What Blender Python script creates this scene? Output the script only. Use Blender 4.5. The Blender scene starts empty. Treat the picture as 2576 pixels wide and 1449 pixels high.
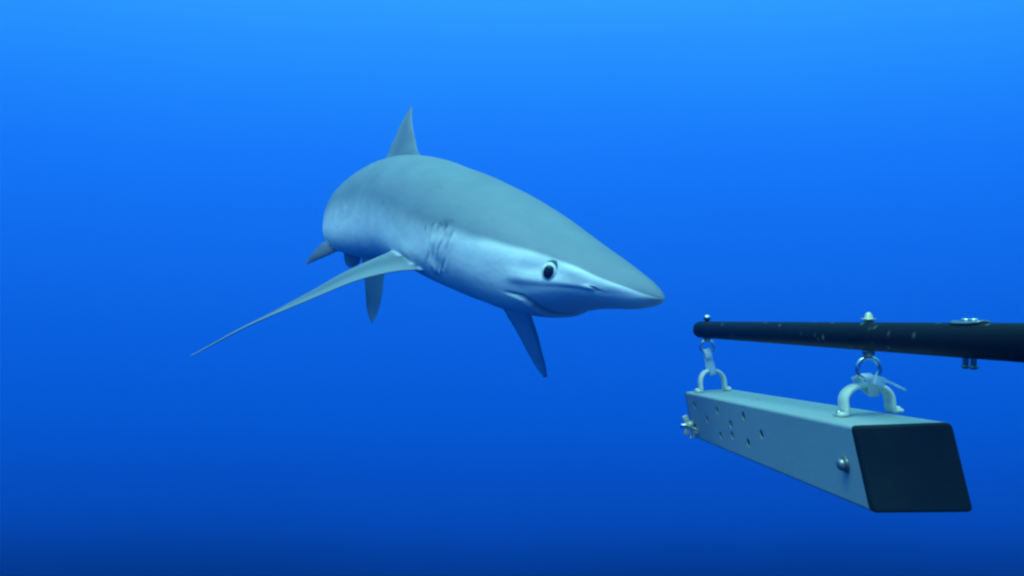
import bpy, bmesh, math, random
import numpy as np
from mathutils import Vector, Matrix

random.seed(4)
rng = np.random.default_rng(4)
scene = bpy.context.scene
D = math.pi / 180.0


def lin(r, g, b):
    f = lambda c: (c / 255) / 12.92 if c <= 10.3 else ((c / 255 + 0.055) / 1.055) ** 2.4
    return (f(r), f(g), f(b), 1.0)


# ------------------------------------------------------------------ camera
cam_data = bpy.data.cameras.new("camera")
cam_data.sensor_width = 36.0
cam_data.lens = 18.0 / math.tan(math.atan(1288 / 2022))
cam_data.clip_start = 0.02
cam_data.clip_end = 500.0
camera = bpy.data.objects.new("camera", cam_data)
camera.rotation_euler = (90 * D, 0, 0)
scene.collection.objects.link(camera)
scene.camera = camera

# ------------------------------------------------------------------ open-water light: radiance by elevation, brighter towards the surface
# (sine of the elevation, linear colour)
WATER_LIGHT = [
    (-1.00, lin(1, 34, 96)),
    (-0.60, lin(2, 40, 108)),
    (-0.365, lin(2, 43, 116)),
    (-0.340, lin(2, 47, 126)),
    (-0.320, lin(3, 55, 146)),
    (-0.298, lin(4, 64, 166)),
    (-0.28, lin(4, 69, 176)),
    (-0.255, lin(5, 73, 185)),
    (-0.22, lin(5, 78, 195)),
    (-0.18, lin(5, 84, 205)),
    (-0.085, lin(8, 95, 222)),
    (0.0, lin(15, 103, 229)),
    (0.11, lin(20, 117, 246)),
    (0.18, lin(26, 126, 252)),
    (0.25, lin(34, 140, 255)),
    (0.337, (0.027, 0.335, 1.05, 1)),
    (0.50, (0.06, 0.48, 1.25, 1)),
    (0.75, (0.13, 0.80, 1.45, 1)),
    (1.00, (0.30, 1.20, 1.70, 1)),
]


def water_radiance(nt, vector_socket):
    """The same elevation ramp for the world and for the far water in front of it."""
    n = nt.nodes
    nrm = n.new("ShaderNodeVectorMath"); nrm.operation = 'NORMALIZE'
    nt.links.new(vector_socket, nrm.inputs[0])
    noise = n.new("ShaderNodeTexNoise")
    noise.inputs["Scale"].default_value = 2.3
    noise.inputs["Detail"].default_value = 3.0
    nt.links.new(nrm.outputs[0], noise.inputs["Vector"])
    sep = n.new("ShaderNodeSeparateXYZ")
    nt.links.new(nrm.outputs[0], sep.inputs[0])

    def mth(op, a, b_):
        m = n.new("ShaderNodeMath"); m.operation = op
        for k, q in enumerate((a, b_)):
            if isinstance(q, (int, float)):
                m.inputs[k].default_value = q
            elif q is not None:
                nt.links.new(q, m.inputs[k])
        return m.outputs[0]

    # height against the distance along the view into open water; dimmer off to the sides of the sun's bearing
    xs = mth('SUBTRACT', sep.outputs["X"], 0.05)
    x2 = mth('MULTIPLY', xs, xs)
    y2 = mth('MULTIPLY', sep.outputs["Y"], sep.outputs["Y"])
    z2 = mth('MULTIPLY', sep.outputs["Z"], sep.outputs["Z"])
    r = mth('SQRT', mth('ADD', mth('ADD', y2, z2), mth('MULTIPLY', x2, 0.25)), None)
    height = mth('SUBTRACT', mth('DIVIDE', sep.outputs["Z"], r), mth('MULTIPLY', x2, 0.085))
    # slow unevenness of the water itself
    wob = n.new("ShaderNodeMath"); wob.operation = 'MULTIPLY_ADD'
    nt.links.new(noise.outputs["Fac"], wob.inputs[0])
    wob.inputs[1].default_value = 0.036
    nt.links.new(height, wob.inputs[2])
    mp = n.new("ShaderNodeMapRange")
    mp.inputs["From Min"].default_value = -1.0 + 0.018
    mp.inputs["From Max"].default_value = 1.0 + 0.018
    nt.links.new(wob.outputs[0], mp.inputs["Value"])
    ramp = n.new("ShaderNodeValToRGB")
    ramp.color_ramp.interpolation = 'B_SPLINE'
    els = ramp.color_ramp.elements
    while len(els) < len(WATER_LIGHT):
        els.new(0.5)
    for e, (s, c) in zip(els, sorted(WATER_LIGHT)):
        e.position = (s + 1) / 2
        e.color = c
    nt.links.new(mp.outputs[0], ramp.inputs["Fac"])
    return ramp.outputs["Color"]


world = bpy.data.worlds.new("World")
scene.world = world
world.use_nodes = True
wnt = world.node_tree
wnt.nodes.clear()
w_out = wnt.nodes.new("ShaderNodeOutputWorld")
w_bg = wnt.nodes.new("ShaderNodeBackground")
w_tc = wnt.nodes.new("ShaderNodeTexCoord")
wnt.links.new(water_radiance(wnt, w_tc.outputs["Generated"]), w_bg.inputs["Color"])
w_bg.inputs["Strength"].default_value = 1.0
wnt.links.new(w_bg.outputs[0], w_out.inputs["Surface"])

# daylight coming down through the surface, widened and turned cyan by the water
sun_data = bpy.data.lights.new("sun", 'SUN')
sun_data.energy = 2.9
sun_data.angle = 40 * D
sun_data.color = (0.43, 0.87, 0.89)
sun = bpy.data.objects.new("sun", sun_data)
sun.rotation_euler = Vector((0.26, 0.44, -1.0)).to_track_quat('-Z', 'Y').to_euler()
scene.collection.objects.link(sun)

scene.view_settings.view_transform = 'Standard'
scene.view_settings.look = 'None'
scene.view_settings.exposure = 0.0
scene.view_settings.gamma = 1.0
scene.view_settings.use_curve_mapping = False
scene.cycles.use_denoising = True
scene.cycles.pixel_filter_type = 'BLACKMAN_HARRIS'
scene.cycles.filter_width = 2.4          # the soft video lens
scene.cycles.max_bounces = 6
scene.cycles.volume_bounces = 1
SPINE_S = np.array([0.0, 0.08, 0.16, 0.26, 0.38, 0.5, 0.63, 0.78])
SPINE = np.array([[0.2048, 1.0435, -0.0172], [0.1019, 1.1518, 0.0129], [0.0152, 1.2715, 0.0496], [-0.0869, 1.4235, 0.1028], [-0.1969, 1.6172, 0.1495], [-0.323, 1.807, 0.1577], [-0.4182, 2.035, 0.1581], [-0.4185, 2.3196, 0.1416]])
ROLL_S = np.array([0.0, 0.2, 0.45, 0.78])
ROLL = np.array([0.1114, -0.0832, 0.0845, 0.1532])
SCALE_S = np.array([0.0, 0.05, 0.1, 0.2, 0.3, 0.45, 0.6, 0.78])
SCALE = np.array([[-0.003, 0.039, 0.068, 0.026, 0.0, -0.106, -0.116, -0.069], [0.03, 0.042, 0.004, -0.063, -0.118, 0.073, 0.034, 0.027], [-0.013, 0.002, -0.02, -0.146, -0.152, 0.012, 0.029, 0.025]])
GIRTH = np.array([[0.0, 0.003, 0.003, 0.003], [0.008, 0.0098, 0.0066, 0.0066], [0.025, 0.0195, 0.0122, 0.0112], [0.045, 0.029, 0.0195, 0.016], [0.07, 0.0365, 0.026, 0.023], [0.1, 0.043, 0.034, 0.036], [0.14, 0.049, 0.044, 0.046], [0.19, 0.0545, 0.053, 0.053], [0.25, 0.0575, 0.06, 0.057], [0.32, 0.0575, 0.064, 0.058], [0.4, 0.0545, 0.062, 0.056], [0.5, 0.0465, 0.053, 0.047], [0.6, 0.035, 0.04, 0.034], [0.68, 0.025, 0.029, 0.024], [0.75, 0.016, 0.021, 0.017], [0.78, 0.012, 0.017, 0.014]])
LENGTH = 1.9002
FINS = {
    'right_pectoral': ([(-0.1375, 1.35, 0.027), (-0.1656, 1.35, 0.027), (-0.2026, 1.352, 0.0211), (-0.2472, 1.358, 0.0091), (-0.2963, 1.368, -0.0098), (-0.3467, 1.38, -0.0304), (-0.4057, 1.395, -0.0528), (-0.4665, 1.412, -0.0758), (-0.5212, 1.428, -0.0992), (-0.5612, 1.44, -0.1164), (-0.5866, 1.45, -0.1259)],
        [(-0.1776, 1.425, 0.0722), (-0.2126, 1.452, 0.0643), (-0.2494, 1.47, 0.0483), (-0.2794, 1.475, 0.0339), (-0.3122, 1.475, 0.0164), (-0.356, 1.475, -0.0098), (-0.402, 1.47, -0.0345), (-0.4478, 1.465, -0.059), (-0.4968, 1.46, -0.082), (-0.5347, 1.455, -0.1018), (-0.5659, 1.452, -0.116), (-0.5873, 1.45, -0.1259)]),
    'left_pectoral': ([(0.0214, 1.44, 0.0246), (0.0246, 1.465, -0.0112), (0.0297, 1.5, -0.0501), (0.0438, 1.555, -0.0927), (0.0579, 1.625, -0.1354), (0.0698, 1.68, -0.1666), (0.0757, 1.72, -0.1893)],
        [(-0.0477, 1.53, 0.0261), (-0.0369, 1.555, -0.0158), (-0.0204, 1.585, -0.0513), (0.0016, 1.62, -0.0885), (0.0264, 1.665, -0.1322), (0.0479, 1.7, -0.166), (0.0681, 1.72, -0.191)]),
    'dorsal': ([(-0.1662, 1.6, 0.2449), (-0.1827, 1.62, 0.2664), (-0.1987, 1.66, 0.3009), (-0.2075, 1.685, 0.3329), (-0.2131, 1.71, 0.3632), (-0.2162, 1.735, 0.3917)],
        [(-0.3168, 1.83, 0.2711), (-0.2918, 1.81, 0.2869), (-0.271, 1.785, 0.3112), (-0.2556, 1.77, 0.3383), (-0.2413, 1.755, 0.3615), (-0.2278, 1.745, 0.3802), (-0.2171, 1.735, 0.3917)]),
    'right_pelvic': ([(-0.3733, 1.85, 0.0883), (-0.3937, 1.86, 0.086), (-0.4247, 1.875, 0.0774), (-0.4537, 1.88, 0.0665), (-0.4723, 1.88, 0.0581), (-0.4853, 1.88, 0.0535)],
        [(-0.4119, 1.88, 0.1176), (-0.4321, 1.875, 0.1099), (-0.4525, 1.875, 0.096), (-0.4692, 1.875, 0.0774), (-0.4844, 1.88, 0.0544)]),
    'left_pelvic': ([(-0.3523, 1.86, 0.0777), (-0.3542, 1.87, 0.0643), (-0.3655, 1.89, 0.0528), (-0.3835, 1.91, 0.0477)],
        [(-0.4066, 1.93, 0.0902), (-0.4047, 1.93, 0.0711), (-0.3999, 1.925, 0.0576), (-0.3854, 1.91, 0.0477)]),
    'anal': ([(-0.3562, 2.1, 0.093), (-0.3684, 2.11, 0.0621), (-0.3855, 2.13, 0.0521)],
        [(-0.4167, 2.2, 0.1028), (-0.4094, 2.19, 0.0699), (-0.3866, 2.13, 0.0511)]),
    'caudal_lower': ([(-0.4432, 2.34, 0.1441), (-0.439, 2.38, 0.0524), (-0.4404, 2.42, -0.0186), (-0.4404, 2.46, -0.0797), (-0.433, 2.48, -0.1085)],
        [(-0.4117, 2.5, 0.1539), (-0.4004, 2.53, 0.0557), (-0.4029, 2.53, 0.0119), (-0.4088, 2.52, -0.0318), (-0.4221, 2.51, -0.085), (-0.4317, 2.48, -0.1085)]),
    'caudal_upper': ([(-.424,2.33,.165),(-.41,2.5,.22),(-.39,2.65,.27),(-.37,2.78,.31)],
        [(-.43,2.44,.09),(-.42,2.53,.14),(-.395,2.66,.215),(-.372,2.78,.305)]),
    'second_dorsal': ([(-.432,2.09,.19),(-.429,2.13,.23),(-.425,2.18,.262)],
        [(-.432,2.2,.18),(-.428,2.205,.22),(-.424,2.21,.258)]),
}
BOX_ROT = np.array([[0.99771, -0.02086, -0.0643], [0.02593, 0.99653, 0.07913], [0.06243, -0.08062, 0.99479]])
BOX_LOC = np.array([0.3255, 0.6595, -0.1471])
BOX_W, BOX_H, MITRE_X, MITRE_Z, SKEW = 0.0717, 0.0708, -0.2985, 0.0780, -0.0960
HOLES = [(0.5543, 0.0178), (0.4312, 0.0185), (0.4923, 0.0013), (0.3132, 0.0198), (0.3755, 0.0047), (0.3775, -0.0098), (0.434, -0.0156), (0.2559, 0.0038), (0.3135, -0.0123)]  # (along the tube, up) on its left side
TOP_HOLE = (-0.0064, 0.351)

# ------------------------------------------------------------------ helpers
def link(name, mesh, mat=None, parent=None, smooth=True):
    o = bpy.data.objects.new(name, mesh)
    scene.collection.objects.link(o)
    if mat is not None and not len(mesh.materials):
        mesh.materials.append(mat)
    if parent is not None:
        o.parent = parent
    if smooth:
        mesh.polygons.foreach_set("use_smooth", [True] * len(mesh.polygons))
    return o


def empty(name, matrix):
    o = bpy.data.objects.new(name, None)
    o.empty_display_size = 0.05
    o.matrix_world = matrix
    scene.collection.objects.link(o)
    return o


def tag(o, label=None, category=None, group=None, kind=None):
    for k, v in (("label", label), ("category", category), ("group", group), ("kind", kind)):
        if v:
            o[k] = v
    return o


def mesh_from(name, verts, faces):
    m = bpy.data.meshes.new(name)
    m.from_pydata([tuple(map(float, v)) for v in verts], [], faces)
    m.update()
    return m


def bm_mesh(name, bm):
    bmesh.ops.recalc_face_normals(bm, faces=bm.faces)
    m = bpy.data.meshes.new(name)
    bm.to_mesh(m)
    bm.free()
    return m


def frame_of(axis):
    a = Vector(axis).normalized()
    ref = Vector((0, 0, 1)) if abs(a.z) < 0.9 else Vector((1, 0, 0))
    u = ref.cross(a).normalized()
    return u, a.cross(u).normalized(), a


def add_lathe(bm, base, axis, profile, seg=24):
    """A turned solid: profile is (distance along the axis, radius)."""
    u, v, a = frame_of(axis)
    base = Vector(base)
    rings = []
    for h, r in profile:
        if r < 1e-6:
            rings.append([bm.verts.new(base + a * h)])
        else:
            rings.append([bm.verts.new(base + a * h + u * (r * math.cos(2 * math.pi * k / seg)) + v * (r * math.sin(2 * math.pi * k / seg))) for k in range(seg)])
    for r0, r1 in zip(rings, rings[1:]):
        for k in range(seg):
            k2 = (k + 1) % seg
            if len(r0) == 1 and len(r1) > 1:
                bm.faces.new((r0[0], r1[k2], r1[k]))
            elif len(r1) == 1 and len(r0) > 1:
                bm.faces.new((r0[k], r0[k2], r1[0]))
            elif len(r0) > 1:
                bm.faces.new((r0[k], r0[k2], r1[k2], r1[k]))
    if len(rings[0]) > 1:
        bm.faces.new(rings[0][::-1])
    if len(rings[-1]) > 1:
        bm.faces.new(rings[-1])


def add_torus(bm, center, axis, R, r, seg=36, sub=12):
    u, v, a = frame_of(axis)
    c = Vector(center)
    rows = []
    for i in range(seg):
        t = 2 * math.pi * i / seg
        d = u * math.cos(t) + v * math.sin(t)
        rows.append([bm.verts.new(c + d * (R + r * math.cos(2 * math.pi * j / sub)) + a * (r * math.sin(2 * math.pi * j / sub))) for j in range(sub)])
    for i in range(seg):
        for j in range(sub):
            bm.faces.new((rows[i][j], rows[(i + 1) % seg][j], rows[(i + 1) % seg][(j + 1) % sub], rows[i][(j + 1) % sub]))


def add_band(bm, path, side, width, thick, closed=False):
    """A flat strap along a path: side is the direction its width runs."""
    path = [Vector(p) for p in path]
    s = Vector(side).normalized()
    n = len(path)
    rows = []
    for i in range(n):
        a = path[(i - 1) % n] if (closed or i > 0) else path[i]
        b = path[(i + 1) % n] if (closed or i < n - 1) else path[i]
        t = (b - a).normalized()
        nrm = t.cross(s).normalized()
        w, h = s * (width / 2), nrm * (thick / 2)
        e = 0.86
        rows.append([bm.verts.new(path[i] + q) for q in (w * e + h, w + h * 0.3, w - h * 0.3, w * e - h, -w * e - h, -w - h * 0.3, -w + h * 0.3, -w * e + h)])
    m = 8
    for i in range(n if closed else n - 1):
        for k in range(m):
            bm.faces.new((rows[i][k], rows[(i + 1) % n][k], rows[(i + 1) % n][(k + 1) % m], rows[i][(k + 1) % m]))
    if not closed:
        bm.faces.new(rows[0])
        bm.faces.new(rows[-1][::-1])


def add_block(bm, center, axes, half, bevel=0.0):
    c = Vector(center)
    ax = [Vector(a).normalized() for a in axes]
    vs = {}
    for i in (-1, 1):
        for j in (-1, 1):
            for k in (-1, 1):
                vs[i, j, k] = bm.verts.new(c + ax[0] * (half[0] * i) + ax[1] * (half[1] * j) + ax[2] * (half[2] * k))
    quads = [((-1, -1, -1), (-1, -1, 1), (-1, 1, 1), (-1, 1, -1)), ((1, -1, -1), (1, 1, -1), (1, 1, 1), (1, -1, 1)),
             ((-1, -1, -1), (1, -1, -1), (1, -1, 1), (-1, -1, 1)), ((-1, 1, -1), (-1, 1, 1), (1, 1, 1), (1, 1, -1)),
             ((-1, -1, -1), (-1, 1, -1), (1, 1, -1), (1, -1, -1)), ((-1, -1, 1), (1, -1, 1), (1, 1, 1), (-1, 1, 1))]
    fs = [bm.faces.new([vs[q] for q in quad]) for quad in quads]
    if bevel:
        es = {e for f in fs for e in f.edges}
        bmesh.ops.bevel(bm, geom=list(es), offset=bevel, segments=3, affect='EDGES', profile=0.5)


def boolean(target, cutters, op, keep_smooth=True):
    """Exact boolean, baked into the target's mesh."""
    for c in cutters:
        md = target.modifiers.new("b", 'BOOLEAN')
        md.operation = op
        md.solver = 'EXACT'
        md.object = c
    dg = bpy.context.evaluated_depsgraph_get()
    new = bpy.data.meshes.new_from_object(target.evaluated_get(dg))
    target.modifiers.clear()
    old = target.data
    target.data = new
    bpy.data.meshes.remove(old)
    for c in cutters:
        m = c.data
        bpy.data.objects.remove(c)
        bpy.data.meshes.remove(m)
    return target


# ------------------------------------------------------------------ materials
def material(name, color, rough=0.5, metal=0.0, ior=1.3, noise=None, bump=None):
    """noise = (scale, amount, second colour); bump = (scale, distance)."""
    m = bpy.data.materials.new(name)
    m.use_nodes = True
    nt = m.node_tree
    b = nt.nodes["Principled BSDF"]
    b.inputs["Roughness"].default_value = rough
    b.inputs["Metallic"].default_value = metal
    b.inputs["IOR"].default_value = ior
    b.inputs["Base Color"].default_value = (*color, 1)
    tc = nt.nodes.new("ShaderNodeTexCoord")
    if noise:
        sc, amt, c2 = noise
        t = nt.nodes.new("ShaderNodeTexNoise")
        t.inputs["Scale"].default_value = sc
        t.inputs["Detail"].default_value = 6
        nt.links.new(tc.outputs["Object"], t.inputs["Vector"])
        r = nt.nodes.new("ShaderNodeMapRange")
        r.inputs["From Min"].default_value = 0.35
        r.inputs["From Max"].default_value = 0.75
        r.inputs["To Max"].default_value = amt
        nt.links.new(t.outputs["Fac"], r.inputs["Value"])
        mx = nt.nodes.new("ShaderNodeMix"); mx.data_type = 'RGBA'
        mx.inputs["A"].default_value = (*color, 1)
        mx.inputs["B"].default_value = (*c2, 1)
        nt.links.new(r.outputs[0], mx.inputs["Factor"])
        nt.links.new(mx.outputs["Result"], b.inputs["Base Color"])
    if bump:
        t = nt.nodes.new("ShaderNodeTexNoise")
        t.inputs["Scale"].default_value = bump[0]
        t.inputs["Detail"].default_value = 4
        nt.links.new(tc.outputs["Object"], t.inputs["Vector"])
        bp = nt.nodes.new("ShaderNodeBump")
        bp.inputs["Distance"].default_value = bump[1]
        bp.inputs["Strength"].default_value = 0.6
        nt.links.new(t.outputs["Fac"], bp.inputs["Height"])
        nt.links.new(bp.outputs[0], b.inputs["Normal"])
    return m


M_tube = material("grey_pvc", (0.35, 0.44, 0.44), 0.55, noise=(9, 0.5, (0.29, 0.37, 0.34)), bump=(160, 0.0006))
M_white = material("white_pvc", (0.78, 0.79, 0.64), 0.4, noise=(40, 0.4, (0.60, 0.66, 0.50)))
M_nylon = material("white_nylon", (0.66, 0.76, 0.80), 0.4)
M_steel = material("stainless_steel", (0.62, 0.66, 0.64), 0.25, metal=1.0, ior=1.45)
M_dull = material("weathered_steel", (0.34, 0.38, 0.36), 0.34, metal=0.8, noise=(300, 0.6, (0.25, 0.2, 0.1)))
M_brass = material("corroded_brass", (0.80, 0.76, 0.52), 0.45, metal=0.3, noise=(250, 0.7, (0.30, 0.36, 0.26)))
M_cap = material("black_rubber", (0.005, 0.014, 0.018), 0.55, ior=1.2, noise=(14, 0.6, (0.018, 0.026, 0.026)), bump=(90, 0.0008))


def pole_material():
    m = material("scuffed_black_tube", (0.003, 0.005, 0.006), 0.55, ior=1.22, noise=(7, 0.5, (0.008, 0.013, 0.013)), bump=(60, 0.0006))
    nt = m.node_tree
    b = nt.nodes["Principled BSDF"]
    prev = b.inputs["Base Color"].links[0].from_socket
    tc = [n for n in nt.nodes if n.type == 'TEX_COORD'][0]
    vo = nt.nodes.new("ShaderNodeTexVoronoi")
    vo.inputs["Scale"].default_value = 95
    mp = nt.nodes.new("ShaderNodeMapping")
    mp.inputs["Scale"].default_value = (1.0, 0.8, 0.7)
    nt.links.new(tc.outputs["Object"], mp.inputs["Vector"])
    nt.links.new(mp.outputs[0], vo.inputs["Vector"])
    r = nt.nodes.new("ShaderNodeMapRange")        # a spot at the heart of a cell
    r.inputs["From Min"].default_value = 0.10; r.inputs["From Max"].default_value = 0.24
    r.inputs["To Min"].default_value = 1.0; r.inputs["To Max"].default_value = 0.0
    nt.links.new(vo.outputs["Distance"], r.inputs["Value"])
    sep = nt.nodes.new("ShaderNodeSeparateColor")
    nt.links.new(vo.outputs["Color"], sep.inputs[0])
    gt = nt.nodes.new("ShaderNodeMapRange")       # only in a few cells
    gt.inputs["From Min"].default_value = 0.50; gt.inputs["From Max"].default_value = 0.95
    gt.inputs["To Max"].default_value = 0.6
    nt.links.new(sep.outputs[0], gt.inputs["Value"])
    mu = nt.nodes.new("ShaderNodeMath"); mu.operation = 'MULTIPLY'
    nt.links.new(r.outputs[0], mu.inputs[0]); nt.links.new(gt.outputs[0], mu.inputs[1])
    mx = nt.nodes.new("ShaderNodeMix"); mx.data_type = 'RGBA'
    mx.inputs["B"].default_value = (0.36, 0.40, 0.26, 1)
    nt.links.new(mu.outputs[0], mx.inputs["Factor"])
    nt.links.new(prev, mx.inputs["A"])
    nt.links.new(mx.outputs["Result"], b.inputs["Base Color"])
    return m


M_pole = pole_material()


def skin_material():
    m = bpy.data.materials.new("shark_skin")
    m.use_nodes = True
    nt = m.node_tree
    b = nt.nodes["Principled BSDF"]
    b.inputs["Roughness"].default_value = 0.5
    b.inputs["IOR"].default_value = 1.28
    at = nt.nodes.new("ShaderNodeAttribute"); at.attribute_name = "back"
    mk = nt.nodes.new("ShaderNodeAttribute"); mk.attribute_name = "mark"
    tc = nt.nodes.new("ShaderNodeTexCoord")
    n1 = nt.nodes.new("ShaderNodeTexNoise")
    n1.inputs["Scale"].default_value = 26; n1.inputs["Detail"].default_value = 7
    nt.links.new(tc.outputs["Object"], n1.inputs["Vector"])
    # the grey's edge wanders a little
    ad = nt.nodes.new("ShaderNodeMath"); ad.operation = 'MULTIPLY_ADD'
    nt.links.new(n1.outputs["Fac"], ad.inputs[0]); ad.inputs[1].default_value = 0.24
    sb = nt.nodes.new("ShaderNodeMath"); sb.operation = 'SUBTRACT'; sb.inputs[1].default_value = 0.12
    nt.links.new(at.outputs["Fac"], ad.inputs[2]); nt.links.new(ad.outputs[0], sb.inputs[0])
    mr = nt.nodes.new("ShaderNodeMapRange"); mr.interpolation_type = 'SMOOTHSTEP'
    mr.inputs["From Min"].default_value = 0.12; mr.inputs["From Max"].default_value = 0.88
    nt.links.new(sb.outputs[0], mr.inputs["Value"])
    # mottled grey
    n2 = nt.nodes.new("ShaderNodeTexNoise")
    n2.inputs["Scale"].default_value = 7; n2.inputs["Detail"].default_value = 5
    nt.links.new(tc.outputs["Object"], n2.inputs["Vector"])
    g = nt.nodes.new("ShaderNodeMix"); g.data_type = 'RGBA'
    g.inputs["A"].default_value = (*BACK_DARK, 1)
    g.inputs["B"].default_value = (*BACK_LIGHT, 1)
    nt.links.new(n2.outputs["Fac"], g.inputs["Factor"])
    wmix = nt.nodes.new("ShaderNodeMix"); wmix.data_type = 'RGBA'
    wmix.inputs["A"].default_value = (0.86, 0.88, 0.85, 1)
    wmix.inputs["B"].default_value = (0.68, 0.76, 0.76, 1)
    nt.links.new(n1.outputs["Fac"], wmix.inputs["Factor"])
    mx = nt.nodes.new("ShaderNodeMix"); mx.data_type = 'RGBA'
    nt.links.new(mr.outputs[0], mx.inputs["Factor"])
    nt.links.new(wmix.outputs["Result"], mx.inputs["A"])
    nt.links.new(g.outputs["Result"], mx.inputs["B"])
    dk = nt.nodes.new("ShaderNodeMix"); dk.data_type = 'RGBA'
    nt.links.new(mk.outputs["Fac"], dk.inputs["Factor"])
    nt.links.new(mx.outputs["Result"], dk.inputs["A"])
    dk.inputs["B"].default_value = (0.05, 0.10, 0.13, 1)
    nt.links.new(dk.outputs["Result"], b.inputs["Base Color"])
    n3 = nt.nodes.new("ShaderNodeTexNoise")
    n3.inputs["Scale"].default_value = 120; n3.inputs["Detail"].default_value = 3
    nt.links.new(tc.outputs["Object"], n3.inputs["Vector"])
    bp = nt.nodes.new("ShaderNodeBump"); bp.inputs["Distance"].default_value = 0.0012; bp.inputs["Strength"].default_value = 0.35
    nt.links.new(n3.outputs["Fac"], bp.inputs["Height"])
    # loose skin: slow uneven swells that break up the sheen
    n4 = nt.nodes.new("ShaderNodeTexNoise")
    n4.inputs["Scale"].default_value = 17; n4.inputs["Detail"].default_value = 3
    nt.links.new(tc.outputs["Object"], n4.inputs["Vector"])
    bp2 = nt.nodes.new("ShaderNodeBump"); bp2.inputs["Distance"].default_value = 0.010; bp2.inputs["Strength"].default_value = 0.30
    nt.links.new(n4.outputs["Fac"], bp2.inputs["Height"])
    nt.links.new(bp.outputs[0], bp2.inputs["Normal"])
    nt.links.new(bp2.outputs[0], b.inputs["Normal"])
    return m


BACK_DARK = (0.125, 0.18, 0.22)
BACK_LIGHT = (0.32, 0.385, 0.44)
M_skin = skin_material()
M_iris = material("pale_iris", (0.72, 0.80, 0.78), 0.3, ior=1.4)
M_pupil = material("dark_pupil", (0.004, 0.012, 0.03), 0.2, ior=1.4)
M_socket_shade = material("dark_socket_shade", (0.035, 0.11, 0.14), 0.6)

# ------------------------------------------------------------------ the water
def far_water():
    """The water one looks into: a wide bowl, open above where the daylight comes in."""
    R, nu, nv = 60.0, 96, 40
    verts, faces = [], []
    for i in range(nv + 1):
        e = (-90 + 118 * i / nv) * D
        for j in range(nu):
            a = 2 * math.pi * j / nu
            verts.append((R * math.cos(e) * math.cos(a), R * math.cos(e) * math.sin(a), R * math.sin(e)))
    for i in range(nv):
        for j in range(nu):
            j2 = (j + 1) % nu
            faces.append((i * nu + j, (i + 1) * nu + j, (i + 1) * nu + j2, i * nu + j2))
    m = bpy.data.materials.new("deep_blue_water")
    m.use_nodes = True
    nt = m.node_tree
    nt.nodes.clear()
    out = nt.nodes.new("ShaderNodeOutputMaterial")
    em = nt.nodes.new("ShaderNodeEmission")
    tc = nt.nodes.new("ShaderNodeTexCoord")
    nt.links.new(water_radiance(nt, tc.outputs["Object"]), em.inputs["Color"])
    nt.links.new(em.outputs[0], out.inputs["Surface"])
    o = link("water", mesh_from("water", verts, faces), m)
    return tag(o, kind="structure")


far_water()


def haze():
    bm = bmesh.new()
    add_block(bm, (0, 1.4, -0.75), ((1, 0, 0), (0, 1, 0), (0, 0, 1)), (3.2, 2.3, 1.45))
    m = bpy.data.materials.new("blue_haze")
    m.use_nodes = True
    nt = m.node_tree
    nt.nodes.clear()
    out = nt.nodes.new("ShaderNodeOutputMaterial")
    v = nt.nodes.new("ShaderNodeVolumePrincipled")
    v.inputs["Color"].default_value = (0.02, 0.27, 1.0, 1)
    v.inputs["Density"].default_value = HAZE
    nt.links.new(v.outputs[0], out.inputs["Volume"])
    return tag(link("haze", bm_mesh("haze", bm), m, smooth=False), kind="stuff")


HAZE = 0.026
haze()

# ------------------------------------------------------------------ the shark
def spline(xk, yk, x):
    xk = np.asarray(xk); n = len(xk); h = np.diff(xk)
    A = np.zeros((n, n)); B = np.zeros((n, yk.shape[1])); A[0, 0] = A[-1, -1] = 1
    for i in range(1, n - 1):
        A[i, i - 1] = h[i - 1]; A[i, i] = 2 * (h[i - 1] + h[i]); A[i, i + 1] = h[i]
        B[i] = 6 * ((yk[i + 1] - yk[i]) / h[i] - (yk[i] - yk[i - 1]) / h[i - 1])
    Mm = np.linalg.solve(A, B)
    i = np.clip(np.searchsorted(xk, x) - 1, 0, n - 2)
    hh = h[i][:, None]; a = (xk[i + 1] - x)[:, None]; b = (x - xk[i])[:, None]
    return Mm[i] * a ** 3 / (6 * hh) + Mm[i + 1] * b ** 3 / (6 * hh) + (yk[i] / hh - Mm[i] * hh / 6) * a + (yk[i + 1] / hh - Mm[i + 1] * hh / 6) * b


def shark_frames(s):
    X = spline(SPINE_S, SPINE, s)
    T = spline(SPINE_S, SPINE, s + 1e-4) - spline(SPINE_S, SPINE, s - 1e-4)
    T /= np.linalg.norm(T, axis=1)[:, None]
    r = np.interp(s, ROLL_S, ROLL)
    U = np.array([0, 0, 1.0]) - T * T[:, 2:3]
    U /= np.linalg.norm(U, axis=1)[:, None]
    S = np.cross(-T, U)
    U2 = U * np.cos(r)[:, None] - S * np.sin(r)[:, None]
    S2 = np.cross(-T, U2)
    W = np.stack([np.interp(s, GIRTH[:, 0], GIRTH[:, i + 1]) * np.exp(np.interp(s, SCALE_S, SCALE[i])) for i in range(3)], 1)
    return X, T, U2, S2, W


def smooth1(a, k):
    ker = np.exp(-0.5 * (np.arange(-3 * k, 3 * k + 1) / k) ** 2); ker /= ker.sum()
    p = np.pad(a, 3 * k, mode='edge')
    return np.convolve(p, ker, mode='valid')


def sstep(x):
    x = np.clip(x, 0, 1)
    return x * x * (3 - 2 * x)


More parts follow.
